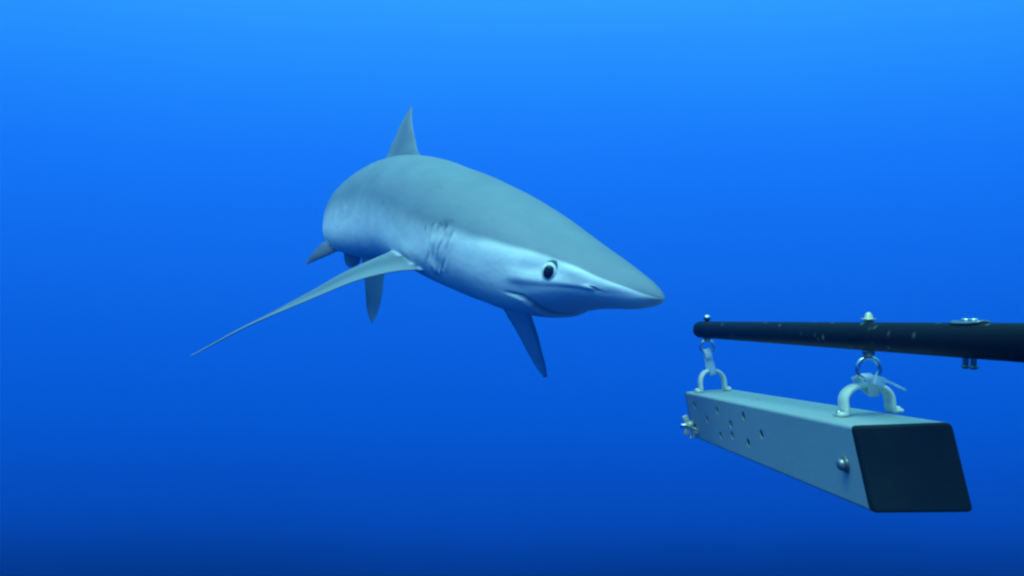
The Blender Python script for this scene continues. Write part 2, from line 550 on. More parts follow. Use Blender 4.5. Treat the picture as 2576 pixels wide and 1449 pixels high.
# landmarks on the near (right) side as (fraction of length, degrees round the girth)
EDGE = [(0, 2), (.008, 6), (.022, 14), (.044, 20), (.063, 27), (.084, 30), (.099, 28), (.129, 24), (.161, 20), (.182, 18), (.235, 8), (.338, 0), (.444, 0), (.514, 4), (.62, 2), (.78, -2)]
MOUTH = [(.115, -23), (.108, -25), (.102, -28), (.097, -34), (.0935, -45), (.0925, -60), (.092, -76), (.092, -90)]
GILLS = [((.186, 18), (.185, 8), (.188, -4), (.193, -17)), ((.195, 20), (.1945, 8), (.197, -5), (.201, -19)), ((.205, 19), (.2045, 8), (.206, -6), (.209, -22)),
         ((.215, 16), (.2135, 6), (.2135, -8), (.2155, -25)), ((.2245, 10), (.2215, 0), (.220, -12), (.219, -28))]


def poly_dist(S, P, poly, ks, kp):
    """Distance in (s, phi) space, with s measured in ks and phi in kp units, and the position along the line."""
    best = np.full(S.shape, 1e9); along = np.zeros(S.shape); side = np.zeros(S.shape)
    n = len(poly) - 1
    for i in range(n):
        a = np.array([poly[i][0] / ks, poly[i][1] / kp]); b = np.array([poly[i + 1][0] / ks, poly[i + 1][1] / kp])
        d = b - a; L2 = (d ** 2).sum()
        px = S / ks - a[0]; py = P / kp - a[1]
        t = np.clip((px * d[0] + py * d[1]) / L2, 0, 1)
        dist = np.hypot(px - t * d[0], py - t * d[1])
        m = dist < best
        best = np.where(m, dist, best); along = np.where(m, (i + t) / n, along)
        side = np.where(m, np.sign(d[0] * py - d[1] * px), side)
    return best, along, side


SNOUT = .005    # the spine's first few millimetres are ahead of the skin


def shark_body():
    s = np.unique(np.concatenate([SNOUT + np.linspace(0, 1, 40)[:-1] ** 2 * (.02 - SNOUT), np.linspace(.02, .125, 170), np.linspace(.125, .178, 40), np.linspace(.178, .232, 130), np.linspace(.232, .40, 70), np.linspace(.40, .785, 100)]))
    fine = np.linspace(0, .79, 1581)
    Wf = np.stack([np.interp(fine, GIRTH[:, 0], GIRTH[:, i + 1]) * np.exp(np.interp(fine, SCALE_S, SCALE[i])) for i in range(3)], 1)
    Wf = np.stack([smooth1(Wf[:, i], 22) * sstep(fine / .03) + Wf[:, i] * (1 - sstep(fine / .03)) for i in range(3)], 1)
    X, T, U, S, W = shark_frames(s)
    W = np.stack([np.interp(s, fine, Wf[:, i]) for i in range(3)], 1)
    # a parabolic snout tip
    s1 = .040
    full = np.array([np.interp(s1, fine, Wf[:, i]) for i in range(3)])
    tip = full * (np.clip((s - s[0]) / (s1 - s[0]), 0, 1) ** .62)[:, None]
    mixf = sstep((s - .018) / (s1 - .018))[:, None]
    W = (tip * (1 - mixf) + W * mixf) * LENGTH
    N = 288
    ph = np.linspace(-math.pi, math.pi, N + 1)[:-1]
    SG, PG = np.meshgrid(s, ph, indexing='ij')
    c, d = np.cos(PG), np.sin(PG)
    n = np.where(d < 0, np.interp(SG, [0, .012, .03, .06, .085, .11, .17, .30, .55, .75], [2.0, 2.05, 2.0, 2.05, 2.25, 2.4, 2.15, 2.8, 2.9, 2.1]), np.interp(SG, [0, .03, .1, .17], [2.1, 2.0, 2.05, 2.15]))
    cc = np.sign(c) * np.abs(c) ** (2 / n); dd = np.sign(d) * np.abs(d) ** (2 / n)
    vert = np.where(d > 0, W[:, 1:2], W[:, 2:3])
    off = S[:, None] * (W[:, 0:1] * cc)[..., None] + U[:, None] * (vert * dd)[..., None]
    P = X[:, None] + off
    deg = np.degrees(PG)
    near = np.where(np.abs(deg) <= 90, deg, np.sign(deg) * 180 - deg)   # mirrored: both sides alike
    near = np.where(deg == -180, 0.0, near)
    # surface normal of the plain form
    dS = np.gradient(P, axis=0); dP = np.roll(P, -1, 1) - np.roll(P, 1, 1)
    Nn = np.cross(dP, dS); Nn /= np.maximum(np.linalg.norm(Nn, axis=2), 1e-12)[..., None]
    Nn *= np.sign((Nn * off).sum(2))[..., None]
    disp = np.zeros(SG.shape); mark = np.zeros(SG.shape)
    # mouth: a groove, the lower jaw full behind it, the snout's floor flattened ahead of it
    dist, along, side = poly_dist(SG, near, MOUTH, 1.0, 420.0)
    w = np.exp(-(dist / .0026) ** 2) * sstep(along / .12)
    disp -= .0034 * w
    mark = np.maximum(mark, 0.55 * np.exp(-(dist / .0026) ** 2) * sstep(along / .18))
    mphi = np.interp(SG, [.0905, .0920, .0925, .0935, .097, .102, .108, .115, .15], [-100, -78, -60, -45, -34, -28, -25, -23, -23])
    below = sstep((mphi - near) / 5)
    inside = below * sstep((SG - .089) / .006) * sstep((.128 - SG) / .032) * sstep((-near - 16) / 12)
    # the snout and upper jaw cut in under the cheek, down to the mouth
    under = (1 - below) * sstep((-near - 3) / 13) * sstep((SG - .022) / .035) * sstep((.114 - SG) / .016)
    disp += .0018 * inside * (1 - w)
    disp -= .0030 * under
    # a fold of the upper jaw above the corner of the mouth
    disp += .0018 * np.exp(-((SG - .100) / .014) ** 2 - ((near + 5) / 7) ** 2)
    # the eye's hollow, and the brow ahead of and above it
    e = np.hypot((SG - .0775) / .0125, (near - 12) / 15)
    disp -= .0050 * np.exp(-e ** 2.2)
    disp -= .0024 * np.exp(-((SG - .092) / .010) ** 2 - ((near - 6) / 10) ** 2)
    disp += .0016 * np.exp(-((SG - .062) / .012) ** 2 - ((near - 19) / 9) ** 2)
    # the ridge along the side of the snout, under the grey's edge, and its weaker run behind the eye
    eb0 = np.interp(SG, [q[0] for q in EDGE], [q[1] for q in EDGE])
    rd = near - (eb0 - 8)
    ridge = np.where(rd > 0, np.exp(-(rd / 12) ** 2), np.exp(-(rd / 11) ** 2))
    disp += ridge * (.0022 * sstep((SG - .014) / .02) * sstep((.078 - SG) / .02) + .0012 * sstep((SG - .088) / .012) * sstep((.175 - SG) / .03))
    # nostril: a short slanting slit with a flap
    nd, na, ns = poly_dist(SG, near, [(.0445, -2), (.0425, -6), (.0405, -12)], 1.0, 420.0)
    disp -= .0032 * np.exp(-(nd / .0016) ** 2)
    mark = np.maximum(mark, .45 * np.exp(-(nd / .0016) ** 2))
    disp += .0020 * np.exp(-((SG - .047) / .004) ** 2 - ((near + 5) / 6) ** 2)
    # gill slits: five folds that rise towards the slit and drop behind it
    for k, g in enumerate(GILLS):
        gd, ga, gs = poly_dist(SG, near, g, 1.0, 620.0)
        lo, hi = g[-1][1], g[0][1]
        fade = sstep((near - lo + 6) / 8) * sstep((hi + 4 - near) / 8)
        fade = fade * (.78 + .22 * np.sin(near * (.21 + .05 * k) + 2.3 * k))
        line = 0.0007 * np.sin(near * .27 + 1.7 * k) + np.interp(near, [q[1] for q in g[::-1]], [q[0] for q in g[::-1]])
        u = (SG - line)
        flap = np.exp(-(np.minimum(u, 0) / .0065) ** 2) * (u <= 0)
        slit = np.exp(-(np.where(u > 0, u, u * 2.2) / .0019) ** 2)
        amp = (.8, 1.35, .9, 1.2, .8)[k]
        disp += fade * amp * (.0030 * flap - .0050 * slit)
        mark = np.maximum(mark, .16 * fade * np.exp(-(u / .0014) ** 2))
    # loose skin in the last folds, low above the fin
    disp += .0030 * np.exp(-((SG - .2075) / .0055) ** 2 - ((near + 21) / 7) ** 2)
    disp += .0022 * np.exp(-((SG - .199) / .006) ** 2 - ((near - 2) / 8) ** 2)
    disp -= .0022 * np.exp(-((SG - .2015) / .0035) ** 2 - ((near + 13) / 6) ** 2)
    # shoulder muscle above the pectoral, the belly's edge
    disp += .004 * np.exp(-((SG - .25) / .02) ** 2 - ((near + 18) / 10) ** 2)
    # keep folds off the axis at the snout tip
    disp *= sstep((SG - .008) / .015)
    P = P + Nn * disp[..., None]
    # countershading
    eb = np.interp(SG, [q[0] for q in EDGE], [q[1] for q in EDGE])
    soft = np.interp(SG, [0, .13, .19, .26, .36, .78], [3.2, 6.0, 12, 18, 24, 20])
    back = np.clip(.5 + (near - eb) / (2 * soft), 0, 1)
    # the fins' grey runs a little way on to the body at their roots
    back = np.maximum(back, .62 * np.exp(-((SG - .262) / .020) ** 2 - ((near + 25) / 9) ** 2))
    # skin markings: the tip of the snout below, small spots; and a fold's shadow painted above the gills
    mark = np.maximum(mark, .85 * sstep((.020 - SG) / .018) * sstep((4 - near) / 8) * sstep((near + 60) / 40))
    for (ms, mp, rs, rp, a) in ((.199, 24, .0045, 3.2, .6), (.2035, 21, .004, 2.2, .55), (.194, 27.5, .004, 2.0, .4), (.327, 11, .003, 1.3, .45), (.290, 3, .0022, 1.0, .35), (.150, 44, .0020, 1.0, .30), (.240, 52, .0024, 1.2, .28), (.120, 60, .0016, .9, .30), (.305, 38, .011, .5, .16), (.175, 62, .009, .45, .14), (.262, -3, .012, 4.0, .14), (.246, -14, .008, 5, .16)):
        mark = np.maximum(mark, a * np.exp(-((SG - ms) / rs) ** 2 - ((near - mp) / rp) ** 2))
    ns_, verts = len(s), P[1:].reshape(-1, 3)
    nose = X[0]
    tail = X[-1] + T[-1] * .004
    V = np.concatenate([verts, [nose], [tail]])
    k = ns_ - 1
    faces = []
    for i in range(k - 1):
        o = i * N
        for j in range(N):
            j2 = (j + 1) % N
            faces.append((o + j, o + N + j, o + N + j2, o + j2))
    a0, a1 = k * N, k * N + 1
    for j in range(N):
        faces.append((a0, j, (j + 1) % N))
        faces.append((a1, (k - 1) * N + (j + 1) % N, (k - 1) * N + j))
    bk = np.concatenate([back[1:].ravel(), [.6, .9]])
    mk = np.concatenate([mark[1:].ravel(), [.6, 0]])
    return V, faces, bk, mk


def set_attr(mesh, name, vals):
    a = mesh.attributes.new(name, 'FLOAT', 'POINT')
    a.data.foreach_set("value", np.asarray(vals, dtype=np.float32))


def attr_of(mesh, name):
    a = np.zeros(len(mesh.vertices), dtype=np.float32)
    mesh.attributes[name].data.foreach_get("value", a)
    return a


def resample(pts, n, power=1.0):
    pts = np.asarray(pts, float)
    d = np.concatenate([[0], np.cumsum(np.linalg.norm(np.diff(pts, axis=0), axis=1))]); d /= d[-1]
    t = np.linspace(0, 1, n) ** power
    sm = spline(d, pts, t) if len(pts) > 2 else np.stack([np.interp(t, d, pts[:, i]) for i in range(3)], 1)
    return sm


def fin_mesh(name, lead, trail, thick, up, camber=0.0, colors=(1.0, .35), dark=0.0, n=34, m=18):
    """A fin: aerofoil sections between a leading and a trailing edge; up tells which face is the darker one."""
    L, R = resample(lead, n), resample(trail, n)
    fray = smooth1(rng.normal(0, 1, n), 1) * .035          # a worn trailing edge
    R = R - (R - L) * np.abs(fray)[:, None]
    span = np.gradient((L + R) / 2, axis=0)
    normals = np.cross(R - L, span)
    good = np.linalg.norm(normals, axis=1) > 1e-9
    normals[~good] = normals[good][-1]
    normals /= np.linalg.norm(normals, axis=1)[:, None]
    q0 = n // 4
    if normals[q0] @ np.array(up, float) < 0:
        normals = -normals
    for i in list(range(q0 + 1, n)):
        if normals[i] @ normals[i - 1] < 0:
            normals[i] = -normals[i]
    for i in range(q0 - 1, -1, -1):
        if normals[i] @ normals[i + 1] < 0:
            normals[i] = -normals[i]
    for k in range(3):
        normals = np.stack([smooth1(normals[:, k], 2) for k in range(3)], 1)
    normals /= np.linalg.norm(normals, axis=1)[:, None]
    rows, back = [], []
    t = np.linspace(0, math.pi, m)
    cpos = (1 - np.cos(t)) / 2                     # 0 leading .. 1 trailing
    prof = (1.4845 * np.sqrt(cpos) - .63 * cpos - 1.758 * cpos ** 2 + 1.4215 * cpos ** 3 - .518 * cpos ** 4)
    up = np.array(up, float)
    for i in range(n):
        ch = R[i] - L[i]
        nr = normals[i]
        f = i / (n - 1)
        clen = np.linalg.norm(ch)
        th = min(thick * (1 - .8 * f), .16 * clen + .0015) + .0007
        th *= 1 + 1.1 * (1 - sstep(f / .16))        # fleshy root
        bow = camber * math.sin(math.pi * f)
        topr = [L[i] + ch * c_ + nr * (th * p_ + bow) for c_, p_ in zip(cpos, prof)]
        botr = [L[i] + ch * c_ + nr * (-th * p_ + bow) for c_, p_ in zip(cpos[1:-1][::-1], prof[1:-1][::-1])]
        rows.append(topr + botr)
        back += [colors[0]] * len(topr) + [colors[1]] * len(botr)
    K = len(rows[0])
    V = np.array(rows).reshape(-1, 3)
    faces = []
    for i in range(n - 1):
        for j in range(K):
            j2 = (j + 1) % K
            faces.append((i * K + j, i * K + j2, (i + 1) * K + j2, (i + 1) * K + j))
    V = np.concatenate([V, [V[:K].mean(0)], [V[-K:].mean(0)]])
    for j in range(K):
        faces.append((n * K, (j + 1) % K, j))
        faces.append((n * K + 1, (n - 1) * K + j, (n - 1) * K + (j + 1) % K))
    mesh = mesh_from(name, V, faces)
    bm = bmesh.new(); bm.from_mesh(mesh)
    bmesh.ops.recalc_face_normals(bm, faces=bm.faces)
    bm.to_mesh(mesh); bm.free()
    set_attr(mesh, "back", back + [colors[0]] * 2)
    chord = np.concatenate([cpos, cpos[1:-1][::-1]])
    prof2 = np.sin(math.pi * np.clip(chord, 0, 1)) ** 1.5
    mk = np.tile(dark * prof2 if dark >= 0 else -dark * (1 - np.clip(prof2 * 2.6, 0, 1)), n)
    set_attr(mesh, "mark", np.concatenate([mk, [0, 0]]))
    return mesh


def inward(edge, dist, toward):
    """Carry a fin's edge into the body so that the two close on each other."""
    e = [np.array(p, float) for p in edge]
    d = np.array(toward, float) - e[0]
    return [e[0] + d / np.linalg.norm(d) * dist] + e


def build_shark():
    V, faces, bk, mk = shark_body()
    mesh = mesh_from("body", V, faces)
    set_attr(mesh, "back", bk)
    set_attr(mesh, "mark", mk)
    bm = bmesh.new(); bm.from_mesh(mesh)
    bmesh.ops.recalc_face_normals(bm, faces=bm.faces)
    bm.to_mesh(mesh); bm.free()
    body = link("body", mesh, M_skin)
    spec = {  # fin: (station of its root, half thickness, up, camber, colours, depth it is rooted)
        'right_pectoral': (.25, .0085, (0, 0, 1), .010, (1.0, .8), .05),
        'left_pectoral': (.25, .0085, (.8, .2, .6), .008, (1.0, .0), .05),
        'dorsal': (.425, .0085, (-1, -.6, 0), 0, (1.0, 1.0), .03),
        'right_pelvic': (.53, .006, (0, 0, 1), .003, (1.0, .3), .03),
        'left_pelvic': (.53, .005, (0, 0, 1), .002, (1.0, .8), .02),
        'anal': (.66, .004, (-1, 0, 0), 0, (1.0, 1.0), .02),
        'caudal_lower': (.78, .008, (-1, 0, 0), 0, (1.0, 1.0), .0),
        'caudal_upper': (.78, .009, (-1, 0, 0), 0, (1.0, 1.0), .0),
        'second_dorsal': (.68, .004, (-1, 0, 0), 0, (1.0, 1.0), .0),
    }
    cutters = []
    for k, (st, th, up, cam_, cols, depth) in spec.items():
        lead, trail = FINS[k]
        ctr = shark_frames(np.array([st]))[0][0]
        if depth:
            lead, trail = inward(lead, depth, ctr), inward(trail, depth, ctr)
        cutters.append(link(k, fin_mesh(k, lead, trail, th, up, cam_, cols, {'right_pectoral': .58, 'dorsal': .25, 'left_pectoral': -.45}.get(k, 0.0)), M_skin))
    known = np.concatenate([V] + [np.array([v.co for v in c.data.vertices]) for c in cutters])
    kb = np.concatenate([bk] + [attr_of(c.data, "back") for c in cutters])
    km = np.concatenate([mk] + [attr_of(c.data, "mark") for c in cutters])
    boolean(body, cutters, 'UNION')
    from mathutils.kdtree import KDTree
    kd = KDTree(len(known))
    for i, p in enumerate(known):
        kd.insert(p, i)
    kd.balance()
    near = [kd.find(v.co)[1] for v in body.data.vertices]
    for nm, src in (("back", kb), ("mark", km)):
        if nm in body.data.attributes:
            body.data.attributes.remove(body.data.attributes[nm])
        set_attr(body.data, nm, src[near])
    blend_roots(body.data, len(V))
    body.data.polygons.foreach_set("use_smooth", [True] * len(body.data.polygons))
    root = empty("shark", Matrix.Translation(Vector(SPINE[4])))
    tag(root, "large grey-backed shark with a white belly and long swept fins, facing the tube", "shark")
    body.parent = root
    body.matrix_parent_inverse = root.matrix_world.inverted()
    return root, body


def blend_roots(mesh, n_body):
    """Soften the crease where a fin leaves the body."""
    bm = bmesh.new(); bm.from_mesh(mesh)
    sharp = set()
    for e in bm.edges:
        if len(e.link_faces) == 2:
            a = e.link_faces[0].normal.angle(e.link_faces[1].normal, 0)
            if a > .45 and not (e.link_faces[0].normal + e.link_faces[1].normal).length < .6:
                mid = (e.verts[0].co + e.verts[1].co) / 2
                if e.is_convex is False:
                    sharp.update(e.verts)
    ring = set(sharp)
    for _ in range(3):
        ring |= {e.other_vert(v) for v in ring for e in v.link_edges}
    gill = SPINE[2]
    # only behind the head: the mouth, eye and gill folds keep their edges
    hx = shark_frames(np.array([.228]))
    pl, nr = Vector(hx[0][0]), Vector(hx[1][0])
    vs = [v for v in ring if (v.co - pl).dot(nr) > 0]
    for _ in range(6):
        bmesh.ops.smooth_vert(bm, verts=vs, factor=.5, use_axis_x=True, use_axis_y=True, use_axis_z=True)
    bm.to_mesh(mesh); bm.free()


def body_point(s, deg, lift=0.0):
    X, T, U, S, W = shark_frames(np.array([s]))
    W = W[0] * LENGTH
    c, d = math.cos(deg * D), math.sin(deg * D)
    v = W[1] if d > 0 else W[2]
    p = X[0] + S[0] * (W[0] * c) + U[0] * (v * d)
    nr = S[0] * (c / W[0]) + U[0] * (d / v)
    nr /= np.linalg.norm(nr)
    slope = (np.interp(s + .01, GIRTH[:, 0], GIRTH[:, 1]) - np.interp(s - .01, GIRTH[:, 0], GIRTH[:, 1])) / .02
    nr = nr - T[0] * slope
    nr /= np.linalg.norm(nr)
    return Vector(p + nr * lift), Vector(nr), Vector(-T[0])


def add_eye_disc(bm, c, nr, fwd, rx, ry, depth, seg=32, rings=10):
    """A flattened ball lying on the surface."""
    upv = nr.cross(fwd).normalized()
    if upv.z < 0:
        upv = -upv
    f = upv.cross(nr).normalized()
    rows = []
    for i in range(rings + 1):
        t = math.pi * i / rings
        if i in (0, rings):
            rows.append([bm.verts.new(c + nr * (depth * math.cos(t)))])
        else:
            rows.append([bm.verts.new(c + nr * (depth * math.cos(t)) + (f * (rx * math.cos(2 * math.pi * k / seg)) + upv * (ry * math.sin(2 * math.pi * k / seg))) * math.sin(t)) for k in range(seg)])
    for r0, r1 in zip(rows, rows[1:]):
        for k in range(seg):
            k2 = (k + 1) % seg
            if len(r0) == 1:
                bm.faces.new((r0[0], r1[k], r1[k2]))
            elif len(r1) == 1:
                bm.faces.new((r0[k2], r0[k], r1[0]))
            else:
                bm.faces.new((r0[k], r1[k], r1[k2], r0[k2]))
    return upv, f


def add_cap(bm, c, nr, f, upv, ball, off, rx, ry, seg=32, rings=7):
    """A round patch lying on a flattened ball, a hair proud of it."""
    bx, by, bz = ball
    def at(r, k, lift):
        x = off[0] + rx * r * math.cos(2 * math.pi * k / seg)
        y = off[1] + ry * r * math.sin(2 * math.pi * k / seg)
        q = max(0.0, 1 - (x / bx) ** 2 - (y / by) ** 2)
        return c + f * x + upv * y + nr * (bz * math.sqrt(q) + lift)
    mid = bm.verts.new(at(0, 0, .0007))
    rows = [[bm.verts.new(at(i / rings, k, .0007 * (1 - (i / rings) ** 4) + .0001)) for k in range(seg)] for i in range(1, rings + 1)]
    low = [bm.verts.new(at(1, k, -.0010)) for k in range(seg)]
    rows.append(low)
    for k in range(seg):
        bm.faces.new((mid, rows[0][k], rows[0][(k + 1) % seg]))
    for r0, r1 in zip(rows, rows[1:]):
        for k in range(seg):
            bm.faces.new((r0[k], r1[k], r1[(k + 1) % seg], r0[(k + 1) % seg]))
    bm.faces.new(low[::-1])


def parent_keep(o, root):
    o.parent = root
    o.matrix_parent_inverse = root.matrix_world.inverted()
    return o


shark, shark_body_obj = build_shark()
for sgn in (1, -1):
    ang = 11.0 if sgn > 0 else 169.0
    c, nr, fwd = body_point(.0772, ang, -.0026)
    nr = (nr + fwd * .30).normalized()
    fwd = (fwd - nr * fwd.dot(nr)).normalized()
    bm = bmesh.new()
    upv, f = add_eye_disc(bm, c, nr, fwd, .0118, .0120, .0056)
    f = f if f.dot(fwd) > 0 else -f
    eye = parent_keep(link("eye", bm_mesh("eye", bm), M_iris), shark)
    bm = bmesh.new()
    add_cap(bm, c, nr, f, upv, (.0118, .0120, .0056), (.0006, -.0022), .0074, .0092)
    parent_keep(link("pupil", bm_mesh("pupil", bm), M_pupil), eye)
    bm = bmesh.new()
    add_eye_disc(bm, c + upv * .0038 + f * .0024 - nr * .0020, nr, fwd, .0126, .0124, .0050)  # dark disc stands in for the socket's shade above the eye
    parent_keep(link("eye_socket_shade", bm_mesh("eye_socket_shade", bm), M_socket_shade), eye)

# ------------------------------------------------------------------ the pole
TIP = Vector((0.2945, 1.2550, -0.0649))
POLE_DIR = Vector((0.0364, -0.7460, 0.0299)).normalized()
POLE_R = 0.0128


def on_pole(y):
    t = (y - TIP.y) / POLE_DIR.y
    return TIP + POLE_DIR * t


def build_pole():
    root = empty("pole", Matrix.Translation(TIP))
    tag(root, "slim black pole with bolts through it, reaching in from the right above the tube", "pole")
    bm = bmesh.new()
    L = 1.75
    prof = [(0, 0), (0, .0108), (.0008, .0122), (.0022, .0129), (.004, POLE_R)] + [(L * k / 40, POLE_R) for k in range(1, 41)] + [(L, 0)]
    add_lathe(bm, TIP, POLE_DIR, prof, 40)
    parent_keep(link("shaft", bm_mesh("shaft", bm), M_pole), root)
    Z = Vector((0, 0, 1))
    for y, ry, big in ((1.22, .0250, False), (.7225, .0285, True)):
        p = on_pole(y)
        bm = bmesh.new()
        add_lathe(bm, p - Z * (POLE_R + .0036), Z, [(0, 0), (0, .0024), (2 * POLE_R + .0075, .0024), (2 * POLE_R + .0075, 0)], 14)
        add_lathe(bm, p - Z * (POLE_R + .0050), Z, [(0, 0), (0, .0036), (.0012, .0050), (.0045, .0056), (.0056, .0056), (.0056, 0)], 18)
        eb = parent_keep(link("eye_bolt", bm_mesh("eye_bolt", bm), M_dull), root)
        bm = bmesh.new()
        add_torus(bm, p - Z * ry, Vector((.10, 1, 0.05)), .0096, .0021)
        parent_keep(link("ring", bm_mesh("ring", bm), M_steel), eb)
        bm = bmesh.new()
        b = p + Z * (POLE_R - .0006)
        if big:
            add_lathe(bm, b, Z, [(0, 0), (0, .0044), (.0026, .0044), (.0026, .0062), (.0040, .0062), (.0042, .0036), (.0074, .0032), (.0092, .0018), (.0098, 0)], 6)
        else:
            add_lathe(bm, b, Z, [(0, 0), (0, .0036), (.0034, .0036), (.0036, .0056), (.0072, .0056), (.0098, .0040), (.0110, .0016), (.0112, 0)], 12)
        parent_keep(link("nut", bm_mesh("nut", bm), M_brass if big else M_steel), eb)
    # the clamp further along: a curved plate on top, two bolts through the pole
    y0 = .5755
    p0 = on_pole(y0)
    bm = bmesh.new()
    u = POLE_DIR.cross(Z).normalized()
    n = 14
    rows = []
    for i, (t, wd) in enumerate(((-.0165, .55), (-.015, .8), (-.008, 1), (.008, 1), (.015, .8), (.0165, .55))):
        row = []
        for rr in (POLE_R + .0018, POLE_R + .0002):
            for k in range(n + 1):
                a = (-30 + 60 * k / n) * D * wd
                row.append(bm.verts.new(p0 + POLE_DIR * t + u * (rr * math.sin(a)) + Z * (rr * math.cos(a))))
        rows.append(row)
    K = n + 1
    for r0, r1 in zip(rows, rows[1:]):
        for k in range(n):
            bm.faces.new((r0[k], r0[k + 1], r1[k + 1], r1[k]))
            bm.faces.new((r0[K + k], r1[K + k], r1[K + k + 1], r0[K + k + 1]))
        for k in (0, n):
            bm.faces.new((r0[k], r1[k], r1[K + k], r0[K + k]))
    for r in (rows[0], rows[-1]):
        for k in range(n):
            bm.faces.new((r[k], r[k + 1], r[K + k + 1], r[K + k]))
    parent_keep(link("clamp_plate", bm_mesh("clamp_plate", bm), M_dull), root)
    for dy in (.0046, -.0046):
        p = on_pole(y0 + dy)
        bm = bmesh.new()
        add_lathe(bm, p - Z * (POLE_R + .0076), Z, [(0, 0), (0, .0018), (.0006, .0021), (2 * POLE_R + .0096, .0021), (2 * POLE_R + .0096, 0)], 12)
        bo = parent_keep(link("bolt", bm_mesh("bolt", bm), M_dull), root)
        bm = bmesh.new()
        add_lathe(bm, p + Z * (POLE_R + .0014), Z, [(0, 0), (0, .0034), (.0008, .0036), (.0016, .0030), (.0020, 0)], 14)
        parent_keep(link("bolt_head", bm_mesh("bolt_head", bm), M_steel), bo)
        bm = bmesh.new()
        add_lathe(bm, p - Z * (POLE_R + .0072), Z, [(0, 0), (0, .0026), (.0004, .0030), (.0020, .0030), (.0024, .0026), (.0024, 0)], 6)
        parent_keep(link("nut", bm_mesh("nut", bm), M_dull), bo)
    return root


build_pole()

# ------------------------------------------------------------------ the bait tube
BOX_M = Matrix.Translation(Vector(BOX_LOC)) @ Matrix([list(r) for r in BOX_ROT]).to_4x4()
WALL = 0.0015
TUBE_LEN = 0.60


def rounded_square(w, h, r, seg=5):
    pts = []
    for cx, cy, a0 in ((1, 1, 0), (-1, 1, 90), (-1, -1, 180), (1, -1, 270)):
        for k in range(seg + 1):
            a = (a0 + 90 * k / seg) * D
            pts.append((cx * (w / 2 - r) + r * math.cos(a), cy * (h / 2 - r) + r * math.sin(a)))
    return pts


def end_y(x, z):
    return MITRE_X * x + MITRE_Z * z


